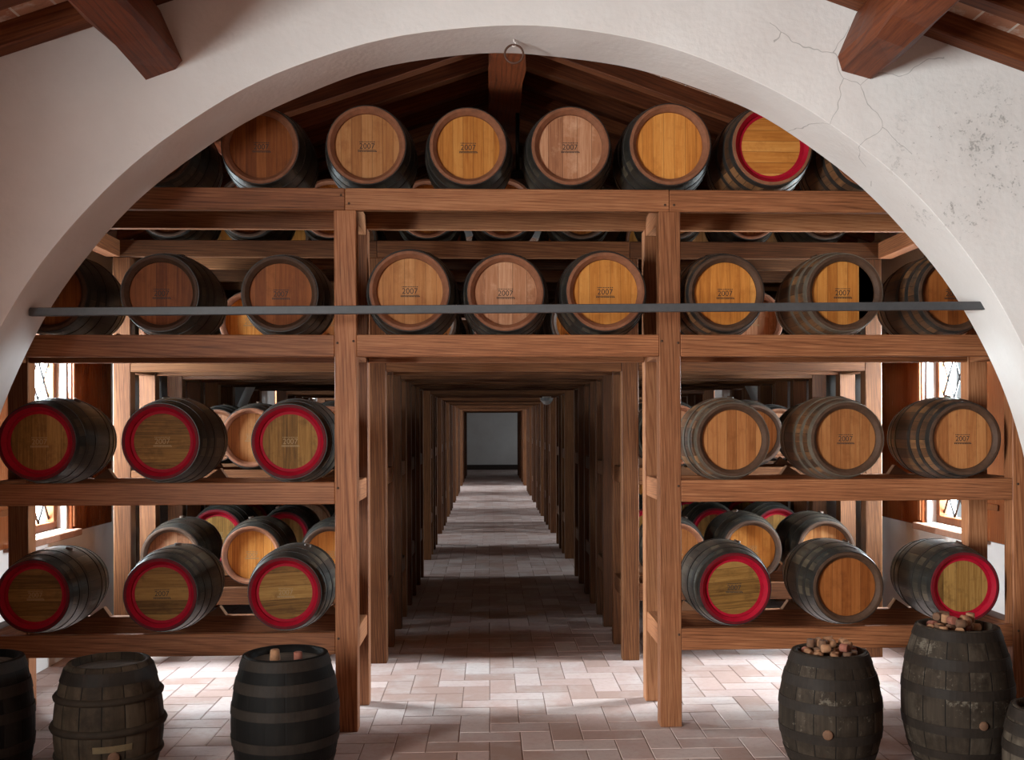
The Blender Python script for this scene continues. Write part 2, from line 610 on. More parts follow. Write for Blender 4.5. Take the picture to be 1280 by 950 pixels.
def arched_wall(name, ya, yb):
    bm = bmesh.new()
    N = 96
    pts = [(XL - .4, None), ]
    xs = []
    arc = []
    for i in range(N + 1):
        t = PI - PI * i / N
        arc.append((CX + ARCH_R * math.cos(t), ARCH_Z + ARCH_R * math.sin(t)))
    rng = random.Random(3)
    # hand-trowelled arris: slight wobble
    wob = [0.005 * math.sin(i * 0.31 + 1) + .003 * math.sin(i * .83) for i in range(N + 1)]

    def top(x):
        return rafter_z(x) + 0.13
    grid = {}
    for side, y in ((0, ya), (1, yb)):
        bt = [bm.verts.new((x, y, z + (wob[i] if side else 0.6 * wob[N - i]))) for i, (x, z) in enumerate(arc)]
        tp = [bm.verts.new((x, y, top(x))) for (x, z) in arc]
        fl = bm.verts.new((arc[0][0], y, 0))
        fr = bm.verts.new((arc[-1][0], y, 0))
        el, elt = bm.verts.new((XL - .4, y, 0)), bm.verts.new((XL - .4, y, top(XL - .4)))
        er, ert = bm.verts.new((XR + .4, y, 0)), bm.verts.new((XR + .4, y, top(XR + .4)))
        for i in range(N):
            bm.faces.new((bt[i], bt[i + 1], tp[i + 1], tp[i]))
        bm.faces.new((el, fl, bt[0], tp[0], elt))
        bm.faces.new((fr, er, ert, tp[-1], bt[-1]))
        grid[side] = (bt, tp, fl, fr)
    a, b = grid[0], grid[1]
    for i in range(N):
        f = bm.faces.new((a[0][i], a[0][i + 1], b[0][i + 1], b[0][i]))
        f.smooth = True
        bm.faces.new((a[1][i], a[1][i + 1], b[1][i + 1], b[1][i]))
    bm.faces.new((a[2], a[0][0], b[0][0], b[2]))
    bm.faces.new((a[3], a[0][-1], b[0][-1], b[3]))
    es = [e for e in bm.edges if len(e.link_faces) == 2 and e.verts[0] in set(a[0]) and e.verts[1] in set(a[0])]
    bmesh.ops.recalc_face_normals(bm, faces=bm.faces)
    for e in bm.edges:
        if len(e.link_faces) == 2 and e.calc_face_angle(0) > .6:
            e.smooth = False
    bmesh.ops.bevel(bm, geom=es, offset=0.002, segments=1, affect='EDGES')
    o = link_mesh(name, bm_to(name, bm), M['plaster'])
    tag(o, kind='structure')
    return o


arched_wall('wall_front', W1, W1B)
arched_wall('wall_middle', W2, W2B)

WINDOWS_Y = [(6.76, 7.66), (11.35, 12.1), (15.0, 15.7), (17.7, 18.4), (21.2, 21.9), (23.0, 23.7), (26.9, 27.6), (35.4, 37.0)]
WZ0, WZ1 = 0.93, 2.42
NEARWIN = (-.6, 1.7, 0.5, 2.75)


WT = .22


def side_wall(name, x_in, x_out, openings, ylo, yhi, mat):
    """wall slab pierced by rectangular openings (y0, y1, z0, z1)"""
    bm = bmesh.new()
    zt = rafter_z(x_in) + 0.13
    lo, hi = min(x_in, x_out), max(x_in, x_out)
    ys = [ylo] + [v for o in sorted(openings) for v in o[:2]] + [yhi]
    for i in range(0, len(ys), 2):
        add_box(bm, ((lo + hi) / 2, (ys[i] + ys[i + 1]) / 2, zt / 2), (hi - lo, ys[i + 1] - ys[i], zt))
    for (a, b, c, d) in openings:
        add_box(bm, ((lo + hi) / 2, (a + b) / 2, c / 2), (hi - lo, b - a, c))
        add_box(bm, ((lo + hi) / 2, (a + b) / 2, (d + zt) / 2), (hi - lo, b - a, zt - d))
    tag(link_mesh(name, bm_to(name, bm), M[mat]), kind='structure')


ops = [(a, b, WZ0, WZ1) for a, b in WINDOWS_Y]
side_wall('wall_left', XL, XL - WT, ops, W1, YF + .4, 'plaster')
side_wall('wall_right', XR, XR + WT, ops, W1, YF + .4, 'plaster')
# made-up room behind the camera; dark boards added to cut bounced light
side_wall('wall_left_bounce_cut', XL, XL - WT, [NEARWIN], YN - .4, W1, 'bounce_cut')
side_wall('wall_right_bounce_cut', XR, XR + WT, [], YN - .4, W1, 'bounce_cut')
bm = bmesh.new()
add_box(bm, ((XL + XR) / 2, YN - .2, 2.3), (XR - XL + .8, .4, 4.6))
tag(link_mesh('wall_back', bm_to('w', bm), M['bounce_cut']), kind='structure')  # unseen end wall, made dark to hold down bounce
bm = bmesh.new()
add_box(bm, ((XL + XR) / 2, YF + .2, 2.3), (XR - XL + .8, .4, 4.6))
tag(link_mesh('wall_far', bm_to('w', bm), M['plaster']), kind='structure')
bm = bmesh.new()
add_box(bm, ((XL + XR) / 2, YF - .02, 0.09), (XR - XL, .04, .18), 0.004)
tag(link_mesh('baseboard_far', bm_to('w', bm), M['step']), kind='structure')


def make_ceiling():
    bm = bmesh.new()
    off = 0.12
    for s in (-1, 1):
        xe = XL - .5 if s < 0 else XR + .5
        za, zb = RIDGE + off, rafter_z(xe) + off
        q = [(CX, YN - .4, za), (xe, YN - .4, zb), (xe, YF + .4, zb), (CX, YF + .4, za)]
        lo = [bm.verts.new(p) for p in q]
        hi = [bm.verts.new((p[0], p[1], p[2] + .08)) for p in q]
        bm.faces.new(lo)
        bm.faces.new(hi)
        for i in range(4):
            bm.faces.new((lo[i], lo[(i + 1) % 4], hi[(i + 1) % 4], hi[i]))
    tag(link_mesh('ceiling', bm_to('ceiling', bm), M['ceiling']), kind='structure')


make_ceiling()


def rafter(idx, y, s):
    """one sloping rafter from ridge to eave"""
    xe = XL - .05 if s < 0 else XR + .05
    L = math.hypot(xe - CX, rafter_z(xe) - RIDGE)
    bm = bmesh.new()
    add_box(bm, (0, 0, 0.06), (L, 0.10, 0.115), 0.006)
    o = link_mesh('trim_%d' % idx, bm_to('rafter', bm), M['roofX'])
    ang = math.atan(PITCH) * (-1 if s > 0 else 1)
    o.rotation_euler = (0, -ang, 0)
    o.location = ((CX + xe) / 2, y, (RIDGE + rafter_z(xe)) / 2 + 0.002)
    tag(o, kind='structure')


ti = 1
ry = [3.75, 4.2, 4.65, 5.055] + [5.56 + .40 * i for i in range(13)]
for y in ry:
    if y > 10.35:
        continue
    for s in (-1, 1):
        rafter(ti, y, s)
        ti += 1


def hewn(name, lo, hi, rx, mat, seed, taper_end=False):
    """roughly hewn timber running along Y, section rx = list of (x,z) corners"""
    rng = random.Random(seed)
    bm = bmesh.new()
    L = hi - lo
    n = max(3, int(L / 0.22))
    prev = None
    first = None
    for i in range(n + 1):
        y = lo + L * i / n
        ring = []
        for (x, z) in rx:
            ring.append(bm.verts.new((x + rng.uniform(-.012, .012), y, z + rng.uniform(-.010, .010))))
        if prev:
            m = len(ring)
            for q in range(m):
                bm.faces.new((prev[q], prev[(q + 1) % m], ring[(q + 1) % m], ring[q]))
        else:
            first = ring
        prev = ring
    bm.faces.new(first)
    bm.faces.new(prev)
    return bm_to(name, bm)


def sect(cx, z, w, h, s, ch):
    """section of a purlin tilted with the roof slope; z at bottom corner towards the eave"""
    a = math.atan(PITCH) * s * -1
    ca, sa = math.cos(a), math.sin(a)
    raw = [(-w / 2 + ch * .5, 0), (w / 2 - ch * .5, 0), (w / 2, ch * .6), (w / 2, h), (-w / 2, h), (-w / 2, ch)]
    return [(cx + p * ca - q * sa, z + p * sa + q * ca) for p, q in raw]


PUR = []
for s, cxp, zb in ((-1, -1.575, 3.375), (1, 1.83, 3.41)):
    side = 'left' if s < 0 else 'right'
    for (ya, yb, where) in ((YN + .02, W1 - .002, 'near'), (W1B + .002, W2 - .002, 'inner')):
        rx = sect(cxp, zb, .205, .295, s, .05)
        o = link_mesh('roof_purlin', hewn('purlin', ya, yb, rx, 'roofY', 5 + s + len(PUR)), M['roofY'])
        if where == 'near':
            lab = ('thick smooth brown roof purlin jutting from the wall over the arch, left' if s < 0 else
                   'thick rough-hewn brown roof purlin jutting from the white wall above the crack, right')
        else:
            lab = 'dark roof purlin behind the arch over the %s end of the top barrel row' % side
        tag(o, lab, 'beam', 'roof purlins')
        PUR.append(o)
rx = [(CX - .125, 4.08), (CX + .115, 4.08), (CX + .115, 4.36), (CX - .125, 4.36)]
tag(link_mesh('ridge_beam', hewn('ridge', W1B + .002, W2 - .002, rx, 'roofY', 11), M['roofY']),
    'brown ridge beam running back under the roof, behind the iron ring', 'beam')
tag(link_mesh('ridge_beam', hewn('ridge', YN + .02, W1 - .002, rx, 'roofY', 12), M['roofY']), kind='structure').name = 'trim_90'


# ------------------------------------------------------------------ windows
def window(idx, x_in, s, y0, y1, z0, z1, detail=True):
    """s = +1 for the right wall (outside towards +x)"""
    root = empty('window_%d' % idx, (x_in + s * .10, (y0 + y1) / 2, z0))
    tag(root, kind='structure')
    o = (root.location.x, root.location.y, root.location.z)
    fw = .055
    bm = bmesh.new()
    x = 0
    w, h = y1 - y0, z1 - z0
    for (cy, cz, dy, dz) in ((0, fw / 2, w, fw), (0, h - fw / 2, w, fw), (-w / 2 + fw / 2, h / 2, fw, h - 2 * fw), (w / 2 - fw / 2, h / 2, fw, h - 2 * fw), (0, h / 2, .05, h - 2 * fw)):
        add_box(bm, (0, cy, cz), (.07, dy, dz), .004)
    link_mesh('window_frame', bm_to('wf', bm), M['winframe'], root)
    for q in (-1, 1):
        cy = q * w / 4
        pw = w / 2 - fw - .02
        bm = bmesh.new()
        add_box(bm, (s * .012, cy, h / 2), (.004, pw, h - 2 * fw))
        link_mesh('pane', bm_to('pane', bm), M['pane'], root)
        if detail:
            # leaded diamond lattice
            bm = bmesh.new()
            ya, yb, za, zb = cy - pw / 2, cy + pw / 2, fw, h - fw
            step = pw / 2
            slope = 1.55
            for sg in (-1, 1):
                c = -6 * step
                while c < 8 * step + h:
                    # line: z = za + sg*slope*(y-ya) + offset
                    pts = []
                    off = c * slope
                    for yy in [ya + pw * t / 24 for t in range(25)]:
                        zz = za + sg * slope * (yy - ya) + off
                        if za <= zz <= zb:
                            pts.append((s * .004, yy, zz))
                    if len(pts) > 1:
                        tube(bm, [pts[0], pts[-1]], .0085, 6)
                    c += step
            link_mesh('lead_lattice', bm_to('lat', bm), M['lead'], root)
    bm = bmesh.new()
    add_box(bm, (-s * .095, 0, -.03), (.18, w + .16, .05), .006)
    link_mesh('window_sill', bm_to('sill', bm), M['brick'], root)
    if detail:
        for q in (-1, 1):
            lw = .80
            ya = q * (w / 2 + .02)
            bm = bmesh.new()
            cyy = ya + q * lw / 2
            add_box(bm, (-s * .118, cyy, h / 2 - .02), (.032, lw, h + .02), .005)
            sh = link_mesh('shutter', bm_to('shutter', bm), M['shutter'], root)
            bm = bmesh.new()
            for zz in (.2, h - .25):
                add_box(bm, (-s * .139, ya + q * .12, zz), (.012, .24, .04), .003)
            add_box(bm, (-s * .139, ya + q * .03, h / 2), (.02, .04, h - .02), .004)
            link_mesh('hinge_rail', bm_to('hinge', bm), M['winframe'], sh)


wi = 1
for i, (a, b) in enumerate(WINDOWS_Y):
    window(wi, XL, -1, a, b, WZ0, WZ1, i < 2)
    window(wi + 1, XR, 1, a, b, WZ0, WZ1, i < 2)
    wi += 2
window(wi, XL, -1, *NEARWIN, False)


# ------------------------------------------------------------------ barrels
RH, RB, LEN = .208, .249, .63
HL = LEN / 2


def prof_r(y):
    t = min(1.0, abs(y) / HL)
    return RH + (RB - RH) * (1 - t ** 2)


def barrel_meshes():
    d = {}
    bm = bmesh.new()
    N = 54
    side = [(prof_r(-HL + .004), -HL + .004)] + [(prof_r(-HL + .004 + (LEN - .008) * i / 22), -HL + .004 + (LEN - .008) * i / 22) for i in range(1, 22)] + [(prof_r(HL - .004), HL - .004)]
    lathe(bm, side, N, 0)
    for s in (-1, 1):
        e = s * HL
        ch = [(RH, e - s * .004), (RH - .003, e), (RH - .016, e), (RH - .0345, e - s * .02), (RH - .036, e - s * .034)]
        for f in lathe(bm, ch, N, 1):
            f.smooth = False
    bmesh.ops.remove_doubles(bm, verts=bm.verts, dist=1e-5)
    d['staves'] = bm_to('staves', bm)
    d['staves'].materials.append(M['stave_dark'])
    d['staves'].materials.append(M['chime'])
    bm = bmesh.new()
    lathe(bm, [(0, 0), (RH - .034, 0), (RH - .034, .012), (0, .012)], 48, 0)
    d['head'] = bm_to('head', bm)
    for p in d['head'].polygons:
        p.use_smooth = False
    d['head'].materials.append(M['head_tan'])
    bm = bmesh.new()
    ri = RH - .054
    lathe(bm, [(RH - .0165, -.0335), (RH - .0170, -.0342), (RH - .0358, -.0145), (RH - .0374, -.0025), (ri, -.0025), (ri, 0)], 48, 0)
    d['ring'] = bm_to('ring', bm)
    for p in d['ring'].polygons:
        p.use_smooth = False
    d['ring'].materials.append(M['red'])
    for nm, y0, y1 in (('h0', -HL + .004, -HL + .036), ('h1', -HL + .095, -HL + .125), ('h2', -HL + .195, -HL + .225), ('h3', HL - .225, HL - .195), ('h4', HL - .125, HL - .095), ('h5', HL - .036, HL - .004)):
        bm = bmesh.new()
        c = (y0 + y1) / 2
        a, b = prof_r(y0), prof_r(y1)
        t = .0032
        lathe(bm, [(a - .002, y0), (a + t, y0), (b + t, y1), (b - .002, y1)], N, 0)
        me = bm_to(nm, bm)
        for p in me.polygons:
            p.use_smooth = False
        me.materials.append(M['hoop'])
        d[nm] = me
    bm = bmesh.new()
    lathe(bm, [(0, RB - .01), (.022, RB - .01), (.02, RB + .012), (0, RB + .012)], 14, 0, 'Z')
    d['bung'] = bm_to('bung', bm)
    d['bung'].materials.append(M['chime_dark'])
    # year stencil
    cu = bpy.data.curves.new('year', 'FONT')
    cu.body = '2007'
    cu.align_x = 'CENTER'
    cu.align_y = 'CENTER'
    cu.size = .042
    to = bpy.data.objects.new('year_tmp', cu)
    COL.objects.link(to)
    dg = bpy.context.evaluated_depsgraph_get()
    dg.update()
    tm = bpy.data.meshes.new_from_object(to.evaluated_get(dg))
    bpy.data.objects.remove(to)
    bm = bmesh.new()
    bm.from_mesh(tm)
    bmesh.ops.rotate(bm, cent=(0, 0, 0), matrix=Matrix.Rotation(PI / 2, 3, 'X'), verts=bm.verts)
    rng = random.Random(1)
    x = -.042
    while x < .04:                      # worn line of small print above the year
        wd = rng.uniform(.003, .007)
        add_box(bm, (x + wd / 2, 0, .024), (wd, .0004, .0045))
        x += wd + .003
    add_box(bm, (0, 0, -.021), (.098, .0004, .003))
    x = -.048
    while x < .046:
        wd = rng.uniform(.004, .009)
        add_box(bm, (x + wd / 2, 0, -.027), (wd, .0004, .005))
        x += wd + .002
    d['year'] = bm_to('year', bm)
    d['year'].materials.append(M['ink'])
    return d


BM_ = barrel_meshes()


def omat(o, slot, mat):
    o.material_slots[slot].link = 'OBJECT'
    o.material_slots[slot].material = M[mat]


def make_barrel(full=True):
    root = empty('wine_barrel', (0, 0, 0))
    link_mesh('staves', BM_['staves'], None, root)
    for s in (-1, 1):
        h = link_mesh('head', BM_['head'], None, root, (0, s * (HL - .034) - (0 if s < 0 else .012), 0))
        h['face'] = s
    for q in range(6):
        link_mesh('hoop', BM_['h%d' % q], None, root)
    link_mesh('bung', BM_['bung'], None, root)
    y = link_mesh('year_stencil', BM_['year'], None, root, (0, -HL + .0335, 0))
    r = link_mesh('painted_ring', BM_['ring'], None, root, (0, -HL + .034, 0))
    return root


PROTO = make_barrel()
PROTO_CH = list(PROTO.children)
used_proto = [False]


def place_barrel(x, y, z, s, label, group, staves='stave_dark', chime='chime', head='head_tan', horiz=0.0, red=False, year='ink', hoop='hoop', roll=0.0, yaw=0.0, name=None):
    r = PROTO.copy()
    COL.objects.link(r)
    r.location = (x, y, z)
    r.scale = (s, s, s)
    r.rotation_euler = (0, 0, yaw)
    tag(r, label, 'barrel', group)
    front = None
    for c in PROTO_CH:
        b = c.name.split('.')[0]
        if b == 'year_stencil' and not year:
            continue
        if b == 'painted_ring' and not red:
            continue
        d = c.copy()
        COL.objects.link(d)
        d.parent = r
        if b == 'staves':
            omat(d, 0, staves)
            omat(d, 1, chime)
        elif b == 'head':
            omat(d, 0, head)
            d.rotation_euler = (0, horiz, 0)
            if c['face'] < 0:
                front = d
        elif b == 'hoop':
            omat(d, 0, hoop)
        elif b == 'year_stencil':
            omat(d, 0, year)
        elif b == 'painted_ring':
            d['label'] = 'red painted ring'
        if b in ('year_stencil', 'painted_ring'):
            d.parent = front
            d.location = (0, -.0005 if b == 'year_stencil' else 0, 0)
            d.rotation_euler = (0, -horiz, 0)
        if b in ('staves', 'bung'):
            d.rotation_euler = (0, roll, 0)
    return r


CONTACT = .2268
G1 = 'barrels lying on the front rack'
Y1 = 6.005


def b1(row, x, r, label, **k):
    s = r / RH
    place_barrel(x, Y1 + random.uniform(-.006, .004), TOPS[row] + CONTACT * s + .001, s, label, G1, roll=random.uniform(-.5, .5), **k)


HZ = PI / 2
# top shelf
b1(3, -1.80, .206, 'dark barrel on the top shelf mostly hidden by the white arch, far left', head='head_brown', chime='chime_dark')
b1(3, -1.234, .206, 'brown-headed barrel on the top shelf clipped by the arch edge, 2007 stamp', head='head_brown')
b1(3, -.66, .212, 'oak barrel stamped 2007 on the top shelf over the joint of the left post', head='head_tan')
b1(3, -.108, .209, 'honey oak barrel stamped 2007 on the top shelf just left of the ridge beam', head='head_honey')
b1(3, .452, .213, 'scuffed oak barrel stamped 2007 on the top shelf just right of the ridge beam', head='head_pink')
b1(3, 1.0, .222, 'unstamped honey oak barrel on the top shelf above the right post', head='head_honey', year=None)
b1(3, 1.565, .222, 'red-ringed barrel on the top shelf, the only red ring up there', head='head_honey', year=None, red=True, horiz=HZ, staves='stave_brown')
b1(3, 2.12, .21, 'dark barrel on the top shelf almost hidden by the arch, beside the red-ringed one', head='head_brown', year=None, staves='stave_brown')
# second shelf down
b1(2, -2.37, .208, 'black barrel on the second shelf half hidden by the arch, left end of tie bar', head='head_brown', staves='stave_dark', chime='chime_dark')
b1(2, -1.775, .206, 'dark brown-headed barrel on the second shelf behind the tie bar, large dark body', head='head_brown', chime='chime_dark')
b1(2, -1.133, .204, 'tan-headed barrel with dark rim on the second shelf, beside the left aisle post', head='head_brown', chime='chime_dark')
b1(2, -.429, .217, 'light oak barrel over the aisle on the second shelf, leftmost of the three', head='head_tan')
b1(2, .094, .209, 'scuffed pinkish oak barrel over the aisle on the second shelf, middle of the three', head='head_pink')
b1(2, .643, .215, 'light oak barrel over the aisle on the second shelf, rightmost of the three', head='head_honey')
b1(2, 1.312, .209, 'honey oak barrel on the second shelf just right of the right aisle post', head='head_honey', chime='chime_dark', staves='stave_brown')
b1(2, 1.97, .212, 'barrel on the second shelf with one black stave in its oak head', head='head_honey', chime='chime_dark', staves='stave_brown', hoop='hoop_light')
b1(2, 2.60, .21, 'barrel on the second shelf half cut by the arch, right end of tie bar', head='head_brown', chime='chime_dark', staves='stave_brown')
# third shelf down
RED = dict(red=True, chime='chime_red', head='head_old')
b1(1, -2.43, .205, 'dark red-ringed barrel on the third shelf in front of the left window', **RED, year='ink_pale')
b1(1, -1.774, .205, 'red-ringed barrel with horizontal head boards on the third shelf, middle of the left bay', **RED, horiz=HZ, year='ink_pale')
b1(1, -1.085, .202, 'red-ringed barrel on the third shelf beside the left aisle post', **RED, year='ink_pale')
b1(1, 1.35, .202, 'unstamped barrel with pale hoops on the third shelf beside the right aisle post', head='head_oak', chime='chime_dark', staves='stave_brown', year=None, hoop='hoop_light')
b1(1, 1.989, .204, 'oak barrel stamped 2007 on the third shelf, middle of the right bay', head='head_oak', chime='chime_dark', staves='stave_brown', hoop='hoop_light')
b1(1, 2.653, .202, 'oak barrel stamped 2007 on the third shelf in front of the right window', head='head_oak', chime='chime_dark', staves='stave_brown')
# lowest shelf
b1(0, -2.46, .194, 'red-ringed grey barrel on the lowest shelf at the left photo edge under the window', **RED, horiz=HZ, year='ink_pale')
b1(0, -1.781, .196, 'red-ringed grey barrel on the lowest shelf, middle of the left bay', **RED, horiz=HZ, year='ink')
b1(0, -1.113, .196, 'red-ringed barrel on the lowest shelf beside the left aisle post', **RED, horiz=HZ - .06, year='ink_pale')
b1(0, 1.36, .198, 'red-ringed barrel with pale shining side on the lowest shelf beside the right aisle post', **RED, horiz=HZ - .08)
b1(0, 1.995, .197, 'plain dark-rimmed barrel on the lowest shelf between two red-ringed ones', head='head_brown', chime='chime_dark', year=None)
b1(0, 2.655, .194, 'red-ringed barrel on the lowest shelf behind the tall barrel of corks', **RED, year=None)

# racks further back
XS2 = [-2.215, -1.66, -1.11, -.435, .105, .66, 1.33, 1.87, 2.405]
SHELF = ['lowest shelf', 'third shelf', 'second shelf', 'top shelf']
BAY = ['by the left window wall', 'mid left bay', 'next to the left aisle post', 'left over the aisle', 'middle over the aisle', 'right over the aisle', 'next to the right aisle post', 'mid right bay', 'by the right window wall']
RACK_Y = [5.70, 7.32, 8.54, 9.66, 10.86, 12.88, 13.95, 15.92, 17.2, 18.9, 20.2, 22.25, 24.3, 25.4, 28.3, 30.0, 32.0, 33.6]
ORD = ['front', 'second', 'third', 'fourth', 'fifth', 'sixth', 'seventh', 'eighth', 'ninth', 'tenth', 'eleventh', 'twelfth', 'thirteenth', 'fourteenth', 'fifteenth', 'sixteenth', 'seventeenth', 'eighteenth']
rb = random.Random(21)
for ri in (1, 2, 3, 4, 5, 6):
    for row in range(4 if ri < 4 else 2):
        for ci, x in enumerate(XS2):
            if row < 2 and 3 <= ci <= 5:
                continue
            s = rb.uniform(.96, 1.03)
            redb = (ri == 2 and row == 0) or (ri == 3 and row < 2 and rb.random() < .5)
            kw = dict(RED) if redb else dict(head=rb.choice(['head_tan', 'head_honey', 'head_pink']), chime=rb.choice(['chime', 'chime_dark']))
            what = 'red-ringed barrel' if redb else 'oak-headed barrel'
            lab = '%s in the %s rack back, %s, %s' % (what, ORD[ri], SHELF[row], BAY[ci])
            place_barrel(x + rb.uniform(-.008, .008), RACK_Y[ri] + .305, TOPS[row] + CONTACT * s + .001, s, lab, 'barrels lying on the %s rack' % ORD[ri], year='ink_pale', roll=rb.uniform(-.5, .5), **kw)
for c in PROTO_CH:
    bpy.data.objects.remove(c)
bpy.data.objects.remove(PROTO)

# black stave in one head
for o in list(bpy.data.objects):
    if o.get('label', '').startswith('barrel on the second shelf with one black stave'):
        bm = bmesh.new()
        pts = []
        R = RH - .0365
        for i in range(13):
            a = -1.02 + 2.04 * i / 12
            pts.append((R * math.cos(a), R * math.sin(a)))
        x0 = R * math.cos(1.02)
        lo = [bm.verts.new((p[0], -.0015, p[1])) for p in pts]
        bm.faces.new(lo)
        bmesh.ops.solidify(bm, geom=list(bm.faces), thickness=.001)
        st = link_mesh('black_stave', bm_to('bs', bm), M['black'], [c for c in o.children if c.get('face', 0) < 0][0], (0, 0, 0))
        st['label'] = 'blackened head stave'


# ------------------------------------------------------------------ racks
def chock_mesh(sg):
    bm = bmesh.new()
    p = [(sg * .095, 0), (sg * .218, 0), (sg * .178, .056)]
    for y in (-.024, .024):
        pass
    a = [bm.verts.new((q[0], -.024, q[1])) for q in p]
    b = [bm.verts.new((q[0], .024, q[1])) for q in p]
    bm.faces.new(a)
    bm.faces.new(b)
    for i in range(3):
        bm.faces.new((a[i], a[(i + 1) % 3], b[(i + 1) % 3], b[i]))
    me = bm_to('chock', bm)
    me.materials.append(M['chock'])
    return me


CHK = {-1: chock_mesh(-1), 1: chock_mesh(1)}
RACK_DEPTH = .61
PW, PD, BD = .12, .10, .05


def build_rack(y0, xo_l, xo_r, pre, label, barrels_x, aisle=(-.779, 1.0)):
    root = empty('barrel_rack', (AX, y0, 0))
    tag(root, label, 'rack', 'barrel racks along the aisle')
    O = (AX, y0, 0)
    px = [xo_l, aisle[0], aisle[1], xo_r]
    yr = y0 + .54
    for x in px:
        for y in (y0, yr):
            box_part('post', (x - PW / 2, y, 0), (x + PW / 2, y + PD, TOPS[3] - BT), pre + 'Z', root, O)
    for y in (y0, yr + .005):
        rear = y > y0
        a = y if not rear else yr
        # top beams meet over the posts
        cuts = [xo_l - PW / 2, aisle[0], aisle[1], xo_r + PW / 2]
        for i in range(3):
            box_part('beam', (cuts[i] + .0008, a + (.01 if rear else 0), TOPS[3] - BT), (cuts[i + 1] - .0008, a + (.05 if not rear else .06), TOPS[3]), pre + 'X', root, O)
        for row in (0, 1, 2):
            for i in range(3):
                if row < 2 and i == 1:
                    continue
                box_part('beam', (px[i] + PW / 2, a + (.01 if rear else .001), TOPS[row] - BT), (px[i + 1] - PW / 2, a + (.06 if rear else .05), TOPS[row]), pre + 'X', root, O)
    for x in px:
        for row in range(4):
            zt = TOPS[row] - (0 if row < 3 else .04)
            y_a = y0 + (PD if row < 3 else .051)
            box_part('side_rail', (x - .05, y_a, zt - BT), (x + .05, yr, zt - .001), pre + 'Y', root, O)
    for row, xs in barrels_x.items():
        for x in xs:
            for sg in (-1, 1):
                if any(abs(x + sg * .15 - p) < .13 for p in px) and row < 3:
                    continue
                link_mesh('chock', CHK[sg], None, root, (x - O[0], .54 + .03, TOPS[row]))
    return root


bx1 = {0: [-2.46, -1.781, -1.113, 1.36, 1.995, 2.655], 1: [-2.43, -1.774, -1.085, 1.35, 1.989, 2.653],
       2: [-2.37, -1.775, -1.133, -.429, .094, .643, 1.312, 1.97, 2.6], 3: [-1.8, -1.234, -.66, -.108, .452, 1.0, 1.565, 2.12]}
r1 = build_rack(RACK_Y[0], -2.77, 2.985, 'rack', 'reddish timber barrel rack in front, filling the arch behind the tie bar', bx1)
bx2 = {r: (XS2 if r > 1 else XS2[:3] + XS2[6:]) for r in range(4)}
def peg_mesh():
    bm = bmesh.new()
    lathe(bm, [(0, -.0015), (.0065, -.0015), (.0075, .002), (0, .002)], 10)
    me = bm_to('peg', bm)
    me.materials.append(M['chime_dark'])
    return me


PEG = peg_mesh()
for px_, pz in ((-.80, 2.925), (-.757, 2.88), (.975, 2.88), (1.025, 2.88), (-.735, 2.13), (-.822, 2.12), (.955, 2.13), (1.045, 2.12),
                (-.822, 1.33), (1.045, 1.33), (-.822, .51), (1.045, .51), (2.955, 1.33), (2.955, .51)):
    link_mesh('peg', PEG, None, r1, (px_ - AX, -.0005, pz))
r2 = build_rack(RACK_Y[1], -2.543, 2.746, 'old', 'timber barrel rack second from the arch, across the sunlit floor strip', bx2)  # timber here is the copy with shade put into its colour


def copy_rack(src, y, label, chocks):
    r = src.copy()
    COL.objects.link(r)
    r.location.y = y
    r['label'] = label
    for c in src.children:
        if not chocks and c.name.startswith('chock'):
            continue
        d = c.copy()
        COL.objects.link(d)
        d.parent = r
    return r


for i, y in enumerate(RACK_Y[2:], 2):
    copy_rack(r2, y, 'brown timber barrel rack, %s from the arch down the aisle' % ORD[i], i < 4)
# rails that tie the front rack to the second one overhead
for x, lab in ((-2.60, 'short timber tie rail joining the rack tops under the left eave'), (2.83, 'short timber tie rail joining the rack tops under the right eave')):
    o = box_part('tie_rail', (x - .05, RACK_Y[0] + .645, 2.845), (x + .05, RACK_Y[1] - .003, 2.96), 'rackY')
    tag(o, lab, 'rail', 'tie rails between racks')


# ------------------------------------------------------------------ iron tie bar, ring, lamps
def chord(z):
    return math.sqrt(ARCH_R ** 2 - (z - ARCH_Z) ** 2)


zb = 2.262
hx = chord(zb) + .006
bm = bmesh.new()
add_box(bm, (0, 0, 0), (2 * hx, .035, .042), .003, Matrix.Rotation(-.0075, 3, 'Y'))
o = link_mesh('tie_bar', bm_to('tie', bm), M['iron'], None, (CX, 5.30, zb))
tag(o, 'flat dark grey iron tie bar spanning the arch from side to side', 'bar')

hk = empty('ceiling_ring', (.135, 5.30, ARCH_Z + ARCH_R))
tag(hk, 'rusty iron ring on a white hook at the top of the arch', 'ring')
bm = bmesh.new()
pts = [(0.0, 0, .01), (0, 0, -.012)] + [(0.012 * math.sin(a), 0, -.024 + .012 * math.cos(a)) for a in [0.3, .9, 1.6, 2.3, 3.1, 3.9, 4.6]]
tube(bm, pts, .004, 8)
link_mesh('hook', bm_to('hook', bm), M['white_iron'], hk)
bm = bmesh.new()
rr = .047
n = 28
rings = []
for i in range(n):
    a = 2 * PI * i / n
    c = Vector((rr * math.sin(a), 0, rr * math.cos(a)))
    d = Vector((math.sin(a), 0, math.cos(a)))
    rings.append([bm.verts.new(c + .0055 * (math.cos(2 * PI * q / 8) * d + math.sin(2 * PI * q / 8) * Vector((0, 1, 0)))) for q in range(8)])
for i in range(n):
    A, B = rings[i], rings[(i + 1) % n]
    for q in range(8):
        bm.faces.new((A[q], A[(q + 1) % 8], B[(q + 1) % 8], B[q])).smooth = True
link_mesh('ring', bm_to('ring', bm), M['rust'], hk, (0, 0.0, -.031 - rr + .004))
